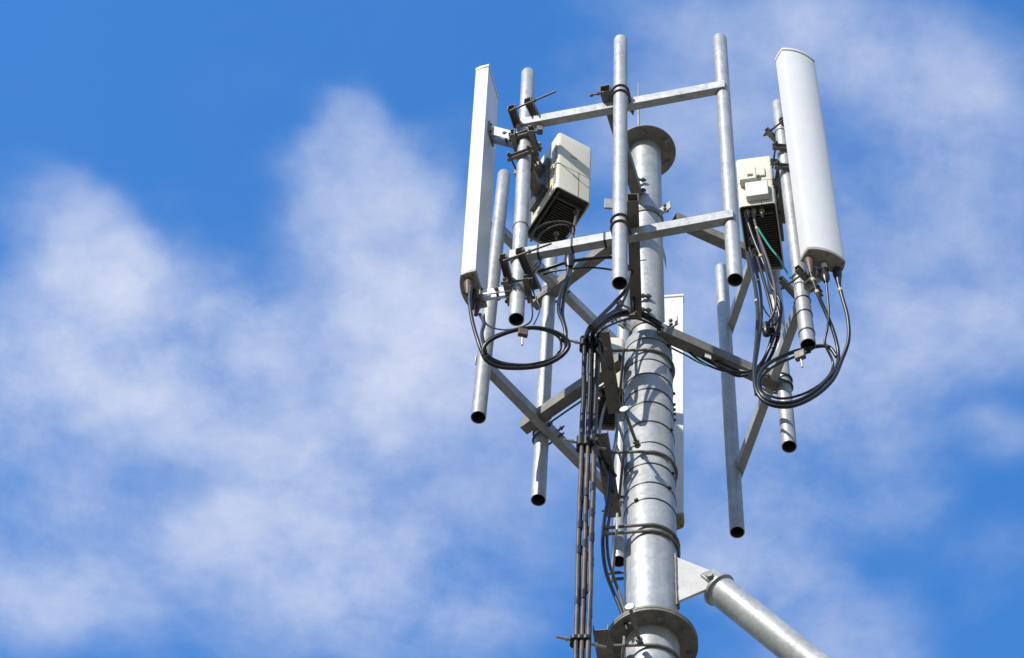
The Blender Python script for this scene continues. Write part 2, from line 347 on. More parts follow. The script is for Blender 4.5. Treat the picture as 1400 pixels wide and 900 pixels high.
# gusset plate that takes the brace
gy = -.065
gp = [W(918, 760, y=gy), W(985, 786, y=gy), W(990, 797, y=gy), W(972, 806, y=gy), W(918, 829, y=gy)]
b = MB(); b.prism([p + Vector((0, -.009, 0)) for p in gp], Vector((0, .018, 0))); gus = b.build('gusset_plate', GALV_LIT, mast, bevel=.002)
for sy in (-.012, .012):                  # wavy weld beads along the mast
    w0, w1 = gp[0] + Vector((0, sy, 0)), gp[4] + Vector((0, sy, 0))
    def onm(p): return Vector((math.sqrt(max(0, (ML + .003) ** 2 - p.y ** 2)) , p.y, p.z))
    b = MB(); b.sweep([onm(w0.lerp(w1, k / 20)) + Vector((random.uniform(0, .003), 0, 0)) for k in range(21)], .007, 8, sub=2); b.build('weld_bead', GALV2, gus)
# small bevelled tab behind the upper tube's right edge
tb = [W(907, 331, y=.02), W(913, 352, y=.02), W(913.5, 367, y=.02), W(908, 342, y=.02)]
b = MB(); b.prism(tb, Vector((0, .012, 0))); b.build('tab', GALV, mast)
# step bolts
def step_bolt(u0, v0, u1, v1, y1):
    root = W(u1, v1, y=y1); head = W(u0, v0, z=root.z)
    d = (root - head).normalized()
    b = MB(); b.rod(head, root, .0095, 14); o = b.build('step_bolt', GALV2, mast)
    b = MB(); b.lathe(head - d * .005, d, [(0, .024), (.002, .026), (.007, .026), (.009, .022)], 20); b.build('bolt_head', GALV, o)
    b = MB(); b.hexb(root - d * .05, d, .019, .02); b.hexb(root - d * .02, d, .019, .014); b.build('nut', GALV2, o)
step_bolt(856, 560, 875, 612, -.16); step_bolt(864, 830, 879, 883, -.16)
# ring collars that carry the arms
def ring_collar(v, r, rad_y, label, ears):
    z = W(885, v, y=-rad_y).z
    c = thing('ring_collar', label, 'collar', (0, 0, z), 'ring collars on the mast')
    b = MB(); b.band(Vector((0, 0, z)), r + .0005, .055, .007, 64); b.build('band', GALV2, c, bevel=.001)
    for a in ears:
        e = az(a); t_ = e.cross(Z)
        b = MB(); b.box(Vector((0, 0, z)) + e * (r + .055), e, t_, Z, .095, .010, .09); ear = b.build('ear', GALV, c, bevel=.002)
        for dz in (-.022, .022):
            b = MB(); b.hexb(Vector((0, 0, z + dz)) + e * (r + .06) + t_ * .005, t_, .012, .012); b.hexb(Vector((0, 0, z + dz)) + e * (r + .06) - t_ * .005, -t_, .012, .014); b.build('bolt', DARKST, ear)
    return z
zc1 = ring_collar(285, MU, MU, 'upper ring collar round the slim top tube of the mast', (-45, 75, 195))
zc2 = ring_collar(438, MU, MU, 'lower ring collar just above where the stout mast tube starts', (-35, 85, 205))

# ------------------------------------------------------------------ antenna frames
ZB, ZL, ZU, ZT = 14.577, 15.234, 16.905, 17.688
PR = .045
def frame(label, n_az, pts, arm_hi, arm_lo, pipe_labels=None):
    n = az(n_az); t = az(n_az + 90)
    (e0b, e0t), (mb, mt), (e1b, e1t) = pts
    fr = thing('antenna_frame', label, 'antenna frame', (*(n * .5).xy, ZB), 'three pipe frames around the mast')
    for lo, hi in pts:
        b = MB(); b.pipe(lo, hi, PR, .005, 40, 8); p = b.build('mounting_pipe', GALV, fr)
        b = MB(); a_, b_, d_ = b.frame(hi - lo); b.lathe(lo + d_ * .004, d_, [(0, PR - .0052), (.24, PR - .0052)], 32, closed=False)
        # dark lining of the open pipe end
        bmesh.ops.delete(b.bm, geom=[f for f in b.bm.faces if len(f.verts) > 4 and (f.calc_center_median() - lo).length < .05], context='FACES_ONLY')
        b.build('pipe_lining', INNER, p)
    for zz in (ZU, ZL):
        def at(lo, hi): return lo.lerp(hi, (zz - lo.z) / (hi.z - lo.z))
        a0, a1 = at(e0b, e0t), at(e1b, e1t); d = (a1 - a0).normalized(); o_ = n * .034
        b = MB(); b.tube4(a0 + o_ - d * .047, a1 + o_ + d * .022, .052, .088, .005); b.build('crossbar', GALV, fr, bevel=.004)
        for pe in (a0, a1):
            for sz in (-1, 1):
                for q in (1,):
                    b = MB(); t2 = d * (-1 if pe is a1 else 1)
                    pts_ = [pe + n * (PR * math.cos(R(g_)) + .002) + t2 * (PR * math.sin(R(g_))) + Z * (sz * .046 + random.uniform(-.002, .002)) for g_ in range(-20, 75, 8)]
                    b.sweep(pts_, .0055, 6, sub=2); b.build('weld_bead', GALV2, fr)
        mp_ = at(mb, mt)
        for s_ in ((-.035, .035) if zz == ZU else (-.04, .035)):
            b = MB(); b.ubolt(mp_ + Z * (s_ + .012), PR + .007, -n, .14, .0065); b.build('u_bolt', DARKST, fr)
    for (p0, p1) in (arm_hi, arm_lo):
        b = MB(); b.tube4(p0, p1, .068, .092, .005); b.build('arm', GALV2, fr, bevel=.003)
    return fr
def V(x, y, z): return Vector((x, y, z))
def pipe_px(u0, v0, u1, v1, zb=ZB):
    lo = W(u0, v0, z=zb); hi = W(u1, v1, y=lo.y); return lo, hi
A_ = pipe_px(706, 437, 722, 101); B_ = pipe_px(848, 390, 849, 58); C_ = pipe_px(1005, 383, 984, 54)
R3 = pipe_px(1105, 472, 1064, 144); R2 = (V(.827, .188, ZB), V(.827, .188, ZT)); R1 = pipe_px(1008, 728, 986, 368)
L_ = (W(654, 571, z=ZB), V(-.957, .150, ZT - .13)); M_ = (W(736, 684, z=ZB), V(-.60, .69, ZT)); N_ = (W(846, 768, z=ZB), V(-.07, 1.0, ZT))
def push(pr, n, k): return tuple(p + n * k for p in pr)
nf, nr, nl = az(-107), az(13), az(133)
B_ = push(B_, nf, .012)
fr1 = frame('front frame of three open pipes and two crossbars nearest the camera', -107, [A_, B_, C_],
      (W(827, 121, z=ZU + .085), W(870, 262, z=ZU + .085)), (W(865, 270, z=ZL + .085), W(870, 432, z=ZL + .085)))
def arm(pm, n, zz, lat): return (Vector((pm[0].x, pm[0].y, zz)) + n * .06 + n.cross(Z) * lat, n * (MU + .002) + n.cross(Z) * lat * .6 + Z * zz)
fr2 = frame('right frame of three open pipes, its far end pipe reaching lowest in the picture', 13, [R3, R2, R1],
      (W(1060, 362, z=ZU - .02), W(922, 300, z=ZU - .02)), (W(1080, 532, z=ZL + .0), W(900, 452, z=ZL)))
fr3 = frame('left rear frame, two open pipes left of the cable bundle, one behind the mast', 133, [N_, M_, L_],
      (W(730, 416, z=ZU + .0), W(850, 325, z=ZU + .0)), (W(716, 584, z=ZL + .02), W(850, 492, z=ZL + .02)))

# plates and rods that clamp pipes to the frames
def clamp_pair(name, par, prs, w, rods, m_=GALV2, h=.04):
    k = par
    for (p0, p1) in prs:
        b = MB(); b.chan(p0, p1, w, h, .005, s=1); b.build(name, m_, k, bevel=.0015)
    for (p0, p1) in rods:
        b = MB(); b.rod(p0, p1, .0065, 10)
        b.hexb(p0.lerp(p1, .12), (p1 - p0), .013, .012); b.hexb(p0.lerp(p1, .62), (p1 - p0), .013, .012); b.build('threaded_rod', DARKST, k)

def fore_aft(fr, near, far, y0, w=.05, h=.05, m_=GALV2):
    p0 = W(*near, y=y0); p1 = W(*far, z=p0.z)
    b = MB(); b.chan(p0, p1, w, h, .005, up=-Z); b.build('clamp_channel', m_, fr, bevel=.0015); return p0, p1
def rod_between(fr, a, bb, y0, r=.0065):
    p0 = W(*a, y=y0); p1 = W(*bb, z=p0.z) if True else None
    b = MB(); b.rod(p0, p1, r, 10); b.hexb(p0.lerp(p1, .08), p1 - p0, .013, .012); b.hexb(p0.lerp(p1, .52), p1 - p0, .013, .014); b.build('threaded_rod', DARKST, fr)
fore_aft(fr1, (699, 146), (709, 176), -.72); fore_aft(fr1, (721, 136), (733, 160), -.72); rod_between(fr1, (697, 152), (760, 125), -.70)
fore_aft(fr1, (687, 350), (698, 392), -.74, .045); fore_aft(fr1, (710, 341), (735, 398), -.76, .05); rod_between(fr1, (688, 357), (754, 333), -.72)
p = W(738, 178, y=-.60); b = MB(); b.box(p, X, Y, Z, .04, .04, .06); b.build('clamp_block', GALV2, fr1, bevel=.003)
p = W(832, 279, y=-.80); b = MB(); b.box(p, X, Y, Z, .05, .012, .11); b.build('clamp_plate', GALV, fr1, bevel=.002)
rod_between(fr1, (806, 131), (826, 126), -.86)
# black ties round the lower crossbar, bands on the pipes
def tie_bar(fr, u, v, n, zz, y0):
    c = W(u, v, y=y0); t = n.cross(Z)
    b = MB(); b.rings([[c + n * (sx * .0295) + Z * (sz * .0475) + t * st for sx, sz in ((-1, -1), (1, -1), (1, 1), (-1, 1))] for st in (-.006, .006)], cap0=True, cap1=True)
    b.build('tie', BLACK, fr)
alo = onp = None
def bar_pt(e0, e1, n, zz, k):
    a0 = e0[0].lerp(e0[1], (zz - e0[0].z) / (e0[1].z - e0[0].z)); a1 = e1[0].lerp(e1[1], (zz - e1[0].z) / (e1[1].z - e1[0].z))
    return a0.lerp(a1, k) + n * .034
for kf in (.10, .26, .415):
    c = bar_pt(A_, C_, nf, ZL, kf); t = nf.cross(Z)
    b = MB(); b.rings([[c + nf * (sx * .0285) + Z * (sz * .0465) + t * st for sx, sz in ((-1, -1), (1, -1), (1, 1), (-1, 1))] for st in (-.006, .006)], cap0=True, cap1=True); b.build('tie', BLACK, fr1)
def pipe_band(fr, pr, v, h, m_, r=PR):
    zz = W((pr[0].x + 0) * 0 + 0 + 850, v, y=pr[0].y).z
    a_, b_, d_ = MB().frame(pr[1] - pr[0]); c = pr[0].lerp(pr[1], (zz - pr[0].z) / (pr[1].z - pr[0].z))
    b = MB(); b.lathe(c, d_, [(0, r + .0005), (0, r + .0035), (h, r + .0035), (h, r + .0005)], 40); b.build('pipe_band', m_, fr)
for v in (322, 364, 414): pipe_band(fr1, A_, v, .012, GALV2)
for v, h in ((382, .03), (412, .012), (431, .012), (456, .012)): pipe_band(fr2, R3, v - 15, h, STRAP)

# ------------------------------------------------------------------ panel antennas
def panel_antenna(label, facing, kb, kt, corner, cap_mat=CAPG, WW=.25, SD=.085, BG=.03, conn=()):
    # kb/kt: sighted bottom and top of one back corner; corner = -1/+1 which back corner along the width axis
    f = az(facing); wv = f.cross(Z).normalized()      # wv: to the right when looking along the facing
    axis = (kt - kb).normalized(); H = (kt - kb).length
    f = (f - axis * f.dot(axis)).normalized(); wv = f.cross(axis).normalized()
    c0 = kb - wv * (corner * WW / 2)
    root = thing('panel_antenna', label, 'panel antenna', c0, 'panel antennas')
    def prof(s=0., g=0.):
        pts = [(-WW/2 - g, -g), (-WW/2 - g, SD * .6), (-WW/2 + .004, SD + g)]
        for k in range(1, 16):
            x = -WW/2 + WW * k / 16; q = 1 - (2 * x / WW) ** 2
            pts.append((x, SD + g + BG * q))
        pts += [(WW/2 - .004, SD + g), (WW/2 + g, SD * .6), (WW/2 + g, -g)]
        return pts
    def ring(s, g=0., z=0): return [c0 + axis * s + wv * x + f * y for x, y in prof(0, g)]
    b = MB(); b.rings([ring(H * k / 10) for k in range(11)], cap0=True, cap1=True); b.build('radome', WHITE, root, sharp=28)
    for s0, s1, m_ in ((-.018, .010, cap_mat), (H - .01, H + .016, WHITE)):
        b = MB(); b.rings([ring(s0, .0015), ring(s0 + .003, .004), ring(s1, .004)], cap0=True, cap1=True); cp = b.build('end_cap', m_, root, sharp=28)
        if s0 > 0:
            b = MB(); b.rings([ring(H - .020, .0022), ring(H - .011, .0022)]); b.build('cap_seam', MOSS, cp)
        if s0 < 0:
            for (x, y) in ((-WW/2 + .018, .02), (WW/2 - .018, .02), (-WW/2 + .02, SD - .01), (WW/2 - .02, SD - .01), (0, SD + BG - .015)):
                b = MB(); b.hexb(c0 + axis * s0 + wv * x + f * y, -axis, .006, .004); b.build('screw', RUST, cp)
    for (x, y, m_, kind) in conn:
        p = c0 - axis * .016 + wv * x + f * y
        b = MB()
        if kind == 'boot': b.lathe(p, -axis, [(0, .026), (.01, .028), (.05, .027), (.10, .018), (.15, .013)], 20)
        else: b.lathe(p, -axis, [(0, .019), (.055, .019), (.057, .024), (.065, .024), (.067, .021), (.12, .022), (.125, .024), (.16, .023), (.20, .012)], 20)
        b.build('connector', m_, root)
    return root, c0, f, wv, axis, H
# left antenna: seen from behind, narrow white side to the camera
kb = W(650, 369, y=-.62); kt = W(668, 90, y=-.60)
antL = panel_antenna('narrow white panel antenna at the left end, its flat back turned towards the mast', 162, kb, kt, 1 if az(162).cross(Z).y < 0 else -1,
    conn=[(.075, .045, BROWN, 'boot'), (.0, .05, BLACK, 'plug'), (-.07, .055, BROWN, 'boot')])
# right antenna: broad curved front to the camera
kb2 = W(1095, 355, y=-.66); kt2 = W(1060.5, 82, y=-.67)
antR = panel_antenna('broad white panel antenna at the right end with its curved front to the camera', -72, kb2, kt2, -1 if az(-72).cross(Z).x > 0 else 1,
    conn=[(.0, .0, BLACK, 'plug')][:0])
def add_conns(ant, items):
    root, c0, f, wv, axis, H = ant
    out = []
    for (u, v, m_, kind) in items:
        # hit the bottom cap plane
        d = ray(u, v); t = (c0 - axis * .016 - CAM).dot(axis) / d.dot(axis); p = CAM + d * t
        b = MB()
        if kind == 'boot': prof = [(0, .024), (.012, .028), (.06, .027), (.11, .019), (.17, .013)]
        else: prof = [(0, .019), (.07, .019), (.072, .025), (.082, .025), (.084, .021), (.13, .024), (.135, .026), (.17, .025), (.21, .012)]
        b.lathe(p, -axis, prof, 20); b.build('connector', m_, root)
        if kind == 'plug':
            b = MB(); b.lathe(p - axis * .012, -axis, [(0, .0195), (.055, .0195)], 20); b.build('connector_sleeve', WHITE2 if ant is antR else GALV2, root)
        out.append(p - axis * prof[-1][0])
    return out
cR = add_conns(antR, [(1106, 354, BROWN, 'boot'), (1126, 361, BLACK, 'plug'), (1144, 369, BLACK, 'boot')])
# rear antenna behind the mast
kb3 = W(934, 703, y=1.10); kt3 = W(934, 404, y=1.12)
antB = panel_antenna('white panel antenna mostly hidden behind the mast, its bottom cap mossy', 80, kb3, kt3, 1 if az(80).cross(Z).x > 0 else -1, cap_mat=MOSS)

def bracket(ant, par_pts, name='mounting_bracket', m_=GALV, w=.05, h=.05, t=.006):
    b = MB()
    for p0, p1 in par_pts: b.chan(p0, p1, w, h, t)
    return b.build(name, m_, ant[0], bevel=.002)
# left antenna brackets: fork plates from the back of the radome to pipe A
def onpipe(pr, z): return pr[0].lerp(pr[1], (z - pr[0].z) / (pr[1].z - pr[0].z))
def pipe_bracket(ant, pr, z, reach_side=0., jaws=True, m_=GALV, sc=1., drop=0., jm=None, jl=.085, jh=.045):
    root, c0, f, wv, axis, H = ant
    jm = jm or GALV2
    pc = onpipe(pr, z - drop)
    s = (z - c0.z) / axis.z
    base = c0 + axis * s + wv * reach_side
    d = Vector((pc.x - base.x, pc.y - base.y, 0)); D_ = d.length; d.normalize(); sd = d.cross(Z)
    b = MB(); b.box(base - f * .006, f, wv, axis, .010, .10 * sc, .11 * sc); pl = b.build('mounting_bracket', GALV2, root, bevel=.002)
    for q in (-1, 1):
        for zz in (-.035, .035):
            b = MB(); b.hexb(base - f * .011 + wv * (.035 * q * sc) + axis * zz * sc, -f, .009, .010); b.build('bolt', DARKST, pl)
        d3 = (pc - base); L3 = d3.length; d3.normalize(); u3 = sd.cross(d3)
        b = MB(); b.box(base + d3 * (L3 / 2 - .01) + sd * (.026 * q * sc), d3, sd, u3, L3 - PR * .9, .006, .07 * sc); b.build('fork_arm', m_, pl, bevel=.001)
    b = MB(); pm_ = base.lerp(pc, .45); b.rod(pm_ - sd * .045, pm_ + sd * .045, .008, 10); b.hexb(pm_ + sd * .03, sd, .014, .012); b.hexb(pm_ - sd * .03, -sd, .014, .012); b.build('pivot_bolt', DARKST, pl)
    # two jaws either side of the pipe
    for q in (-1, 1):
        c = pc + d * (q * (PR + .014))
        b = MB(); b.chan(c - sd * jl, c + sd * jl, jh, .032, .005, up=d * q); b.build('clamp_jaw', jm, pl, bevel=.001)
    for q in (-1, 1):
        p = pc + sd * (q * (PR + .018))
        b = MB(); b.rod(p - d * .085, p + d * .10, .0065, 10); b.hexb(p - d * .075, -d, .012, .012); b.hexb(p + d * .075, d, .012, .012); b.build('threaded_rod', DARKST, pl)
    return pl
pipe_bracket(antL, A_, W(680, 172, y=-.55).z, 0, drop=.22, jh=.075, jl=.095, sc=1.25); pipe_bracket(antL, A_, W(672, 390, y=-.58).z, 0, m_=WHITE2, sc=.8)
pipe_bracket(antR, R3, W(1060, 185, y=-.5).z, 0); pipe_bracket(antR, R3, W(1095, 392, y=-.52).z, 0, jl=.12, jh=.05, m_=WHITE2)
pipe_bracket(antB, N_, W(918, 441, y=1.05).z, .0); pipe_bracket(antB, N_, W(918, 690, y=1.05).z, 0)

# ------------------------------------------------------------------ remote radio units
def radio(label, near, yaw, pr, mount_side, dims=(.24, .42, .66), conns=()):
    # near: bottom near corner (left one seen from the front), front face along `ex`, depth along `ey`
    ex = az(yaw); ey = az(yaw + 90); WD, DP, HT = dims
    ctr = near + ex * (WD / 2) + ey * (DP / 2)
    rt = thing('remote_radio_unit', label, 'radio unit', ctr, 'remote radio units')
    def P(x, y, z): return near + ex * x + ey * y + Z * z
    # shell: open-bottomed cream sleeve with rounded front
    def sec(z, g=0.):
        r = .022; pts = []
        for (cx, cy, a0) in ((r, r, 180), (WD - r, r, 270), (WD - r, DP - r, 0), (r, DP - r, 90)):
            for k in range(5):
                a = R(a0 + 90 * k / 4); pts.append(P(cx + math.cos(a) * (r + g), cy + math.sin(a) * (r + g), z))
        return pts
    b = MB(); b.rings([sec(.045, -.007), sec(0, -.007), sec(0, 0), sec(HT * .5), sec(HT - .02), sec(HT, -.012)], cap0=False, cap1=True); sh = b.build('housing', CREAM, rt, sharp=40)
    # seam across the front cover and a vertical moulding line
    b = MB(); b.rings([sec(.302, .0008), sec(.307, .0008)]); b.build('seam', DUSTY, sh)
    b = MB(); b.box(P(WD * .62, -.0005, .15), ex, ey, Z, .003, .002, .30); b.box(P(WD * .45, -.0008, .47), ex, ey, Z, .05, .002, .006); b.build('moulding_line', DUSTY, sh)
    # louvre slots down the side edge
    b = MB()
    for k in range(16): b.box(P(-.0005, .03, .08 + k * .031), ex, ey, Z, .002, .030, .009)
    b.build('vent_slots', FINS, sh)
    # recessed finned underside
    b = MB(); b.box(P(WD / 2, DP / 2, .055), ex, ey, Z, WD - .016, DP - .016, .02)
    for k in range(int((DP - .13) / .0175)):
        b.box(P(WD / 2 + .02, .10 + k * .0175, .022), ex, ey, Z, WD - .075, .005, .05)
    b.build('heat_sink', FINS, rt)
    b = MB()
    b.box(P(.034, DP * .5, .018), ex, ey, Z, .012, DP - .05, .042); b.box(P(WD * .5, .075, .016), ex, ey, Z, WD - .04, .012, .036); b.build('rail', FINS, rt)
    for (x, y) in conns:
        b = MB(); b.lathe(P(x, y, .045), -Z, [(0, .015), (.03, .015), (.031, .018), (.05, .018), (.052, .012), (.08, .011), (.11, .008)], 16); b.build('connector', BOLT, rt)
    # mounting bracket to the pipe
    pc = onpipe(pr, near.z + HT * .42)
    anchor = P(WD if mount_side > 0 else 0, DP * .5, HT * .42)
    d = Vector((anchor.x - pc.x, anchor.y - pc.y, 0)); D_ = d.length; d.normalize(); sd = d.cross(Z)
    b = MB(); b.box(anchor - d * .018 , ex, ey, Z, .03, .20, .40); mb_ = b.build('mounting_bracket', DARKST, rt, bevel=.003)
    for zz in (-.13, .13):
        c = pc + Z * zz
        b = MB(); b.box(c + d * (D_ / 2 + .01), d, sd, Z, max(.02, D_ - PR * 1.6), .07, .05)
        b.build('bracket_arm', GALV2, mb_, bevel=.003)
        for q in (-1, 1):
            b = MB(); b.chan(c + d * (q * (PR + .012)) - sd * .085, c + d * (q * (PR + .012)) + sd * .085, .05, .026, .005, up=d * q); b.build('clamp_jaw', GALV2, mb_, bevel=.001)
            b = MB(); b.rod(c + sd * (q * .066) - d * .10, c + sd * (q * .066) + d * .10, .006, 10); b.hexb(c + sd * (q * .066) - d * .08, -d, .012, .012); b.build('threaded_rod', DARKST, mb_)
    return rt, P, (WD, DP, HT), sh
n1 = W(761, 254, y=-.50); rad1 = radio('cream radio box beside the left antenna pipe, above the lower front crossbar', n1, 26, A_, -1, (.25, .42, .74), [(.20, .10), (.17, .30)])
n2 = W(1010, 283, y=-.34); rad2 = radio('cream radio box left of the right antenna, white cable covers on its face', n2, -13, R3, 1, (.235, .50, .64), [(.05, .045), (.09, .045), (.14, .05), (.055, .24), (.06, .33)])
n3 = W(803, 528, y=.86); rad3 = radio('cream radio box half hidden behind the cable bundle left of the mast', n3, -2, N_, 1, (.235, .34, .62), [(.08, .06), (.15, .10), (.19, .12), (.06, .2)])
rt, P2, dm, sh = rad2
b = MB(); b.box(P2(.125, -.022, .135), az(-13), az(77), Z, .145, .045, .185); o = b.build('cable_cover', WHITE2, rt, bevel=.006)
b = MB(); b.box(P2(.075, -.030, .315), az(-13), az(77), Z, .11, .06, .15); o = b.build('cable_cover', CREAM, rt, bevel=.006)
b = MB(); b.box(P2(.09, -.061, .285), az(-13), az(77), Z, .035, .004, .028); b.build('slot', FINS, o)
b = MB(); b.box(P2(.16, -.006, .40), az(-13), az(77), Z, .05, .014, .10); b.build('latch', CREAM, rt, bevel=.004)

# ------------------------------------------------------------------ brace
q0 = W(984, 807, y=-.04); q1 = W(1100, 900, y=-.06); d = (q1 - q0).normalized()
endp = q0 + d * ((q0.z - .02) / -d.z)
br = thing('diagonal_brace', 'thick galvanised brace pipe running down to the right from the mast', 'brace', (endp.x, endp.y, 0))
BRR = .083
b = MB(); b.lathe(q0, d, [(0, BRR), ((endp - q0).length, BRR)], 48); b.build('brace_pipe', GALV, br)
b = MB(); b.lathe(q0 - d * .014, d, [(0, BRR + .010), (.002, BRR + .013), (.016, BRR + .013), (.018, BRR + .010)], 48); b.build('end_plate', GALV, br)
up_ = Vector((-d.z, 0, d.x)).normalized()
b = MB(); b.box(q0 - d * .05 + Y * (gy + .018), d, Y, up_, .13, .014, .09); b.build('fork_plate', GALV, br, bevel=.002)
rt_ = W(974, 798, y=gy - .009); hd_ = W(970, 785, z=rt_.z)
b = MB(); b.rod(hd_, rt_.lerp(hd_, -.2), .020, 6); b.build('pin_bolt', GALV2, br, bevel=.001)
b = MB(); b.box(Vector((endp.x, endp.y, .02)), X, Y, Z, .5, .4, .04); b.build('foot_plate', GALV2, br)

# ------------------------------------------------------------------ cable brackets down the mast
def cable_bracket(label, un, vn, v_ub, cu, cv):
    z = W(885, v_ub, y=-ML - .01).z
    tip = W(un, vn, z=z); root = Vector((-ML - .03, .30, z))
    k = thing('cable_bracket', label, 'cable bracket', (tip.x, tip.y, z), 'cable brackets down the mast')
    b = MB(); b.chan(tip, root, .078, .045, .005); b.build('channel', GALV2, k, bevel=.0015)
    b = MB(); b.ubolt(Vector((0, 0, z)), ML + .009, Vector((-1, .12, 0)), ML + .09, .0085); b.build('u_bolt', GALV2, k)
    b = MB(); b.box(Vector((-ML - .012, 0, z)), X, Y, Z, .012, .34, .07); b.build('saddle_plate', GALV2, k, bevel=.002)
    return k, tip, z
cb1 = cable_bracket('shade-darkened steel channel bracket beside the mast at the top of the cable bundle', 826, 452, 478, 0, 0)
cb2 = cable_bracket('shade-darkened steel channel bracket beside the mast halfway down the cable bundle', 824, 590, 617, 0, 0)
cb3 = cable_bracket('shade-darkened steel channel bracket at the bottom edge beside the mast flange', 824, 858, 881, 0, 0)
# short clamp lower down
z = W(885, 723, y=-ML).z
k = thing('pipe_clamp', 'pair of round bolts clamped round the mast above the gusset plate', 'clamp', (-ML, 0, z))
for dz in (.028, -.028):
    b = MB(); b.ubolt(Vector((0, 0, z + dz)), ML + .009, Vector((-1, .18, 0)), .10 + ML, .009); b.build('u_bolt', GALV2, k)
b = MB(); b.box(Vector((-ML - .05, -.0, z)), X, Y, Z, .012, .36, .15); b.build('clamp_plate', GALV, k, bevel=.002)

# ------------------------------------------------------------------ cables
def cable(label, pts, r, m_=BLACK, group=None, name='cable', tapes=(), cat='cable', sub=6):
    P_ = [p if isinstance(p, Vector) else W(p[0], p[1], y=p[2]) for p in pts]
    b = MB(); b.sweep(P_, r, 12, sub=sub); o = b.build(name, m_)
    tag(o, label, cat, group)
    for (i, fr_) in tapes:
        q0_ = P_[i].lerp(P_[i + 1], fr_); dd = (P_[i + 1] - P_[i]).normalized()
        b = MB(); b.rod(q0_ - dd * .011, q0_ + dd * .011, r * 1.12, 12); b.build('tape', YELLOW, o)
    return o
# vertical feeder bundle: three columns of two cables, from the first clamp to the ground
ytip1, ytip2, ytip3 = cb1[1].y, cb2[1].y, cb3[1].y
cols = [('left', (800, 470), (796, 612), (788, 880)), ('middle', (809, 470), (804.5, 612), (796, 880)), ('right', (818, 468), (812.5, 612), (804.5, 880))]
feeds = {}
for ci, (nm, a, m2, c) in enumerate(cols):
    for bi, bk_ in enumerate(('front', 'rear')):
        oy = -.014 + .030 * bi
        off = (bi - .5) * 1.2
        p1 = W(a[0] + off, a[1], y=ytip1 + oy); p2 = W(m2[0] + off, m2[1], y=ytip2 + oy); p3 = W(c[0] + off, c[1], y=ytip3 + oy)
        jj = lambda s: Vector((random.uniform(-s, s), random.uniform(-s, s), 0))
        mids = [p2.lerp(p3, k / 4) + jj(.004) for k in range(1, 4)]
        dn = (p3 - p2).normalized(); p4 = p3 + dn * 3; p5 = Vector((p3.x - .1, p3.y, 3)); p6 = Vector((p3.x - .1, p3.y, .02))
        top = [p1 + Z * .05, p1] + [p1.lerp(p2, k / 4) + jj(.004) for k in range(1, 4)] + [p2]
        b = MB(); b.sweep(top, .0135, 12, sub=4); o = b.build('feeder_cable', BLACK)
        tag(o, f'{bk_} black feeder cable in the {nm} column of the vertical bundle', 'cable', 'vertical feeder cables')
        b = MB(); b.sweep([p2, *mids, p3, p4, p5, p6], .0118, 12, sub=4); b.build('dusty_sunlit_length', DUSTY, o)
        for kk in (.28, .42, .55, .8):
            q = p2.lerp(p3, kk + .03 * ci * (1 if bi else -1)); b = MB(); b.rod(q - Z * .035, q + Z * .035, .0138, 10); b.build('sleeve', BLACK, o)
        feeds[(nm, bk_)] = p1 + Z * .05
# block clamps on the bundle
for (nm, kk, cb, pts_) in (('top', 0, cb1, [c_[1] for c_ in cols]), ('middle', 1, cb2, [c_[2] for c_ in cols]), ('bottom', 2, cb3, [c_[3] for c_ in cols])):
    yy = cb[1].y
    zc = cb[2] if kk else cb[2]
    vv = {0: 471, 1: 607, 2: 877}[kk]
    cc = [W(p_[0], vv, y=yy) for p_ in pts_]
    for c in cc:
        hh = .045 if kk < 2 else .016
        for oy in (-.014, .016):
            b = MB(); b.lathe(c + Y * oy - Z * hh, Z, [(0, .0165), (.004, .0215), (hh * 2 - .004, .0215), (hh * 2, .0165)], 16); b.build('cable_clamp', BLACK, cb[0])
    l = cc[0] + X * -.09 + Y * -.02; r_ = Vector((cb[1].x + .03, cb[1].y + .03, cc[2].z))
    b = MB(); b.rod(l, Vector((r_.x, r_.y + .0, r_.z)), .007, 10); b.hexb(l.lerp(r_, .18), X, .013, .012); b.hexb(l.lerp(r_, .78), X, .013, .012); b.build('threaded_rod', BOLT, cb[0])

# cables climbing from the bundle to the frames
FT = lambda nm, bk_: feeds[(nm, bk_)]
ga = 'feeder tails over the top clamp'
cable('thick black cable arching from the bundle to the right of the front centre pipe, topmost', [FT('left', 'front'), (806, 448, -.52), (822, 432, -.50), (842, 412, -.48), (858, 392, -.50), (864, 360, -.52), (862, 330, -.55)], .0115, group=ga)
cable('black cable arching from the bundle behind the lower end of the front centre pipe', [FT('left', 'rear'), (808, 450, -.50), (826, 434, -.46), (846, 420, -.42), (857, 400, -.42), (862, 370, -.44), (866, 330, -.46)], .009, group=ga)
cable('upper thick black cable from the bundle across the mast along the right arm', [FT('middle', 'front'), (814, 447, -.42), (838, 431, -.30), (866, 425, -.22), (890, 434, -.22), (920, 456, -.08), (950, 478, .0), (985, 496, .02), (1015, 508, .02), (1032, 505, -.05), (1045, 490, -.15), (1055, 462, -.25), (1056, 430, -.30), (1046, 390, -.30), (1035, 352, -.27)], .0105, group='cables along the right arm')
cable('lower thick black cable from the bundle across the mast along the right arm', [FT('middle', 'rear'), (816, 450, -.40), (842, 434, -.28), (870, 430, -.20), (896, 442, -.20), (925, 464, -.06), (955, 486, .0), (990, 505, .02), (1012, 514, .02), (1040, 505, -.08), (1058, 478, -.2), (1066, 440, -.28), (1060, 410, -.30), (1050, 375, -.28), (1030, 326, -.30), (1019, 291, -.32)], .0105, group='cables along the right arm', tapes=[(13, .5)])
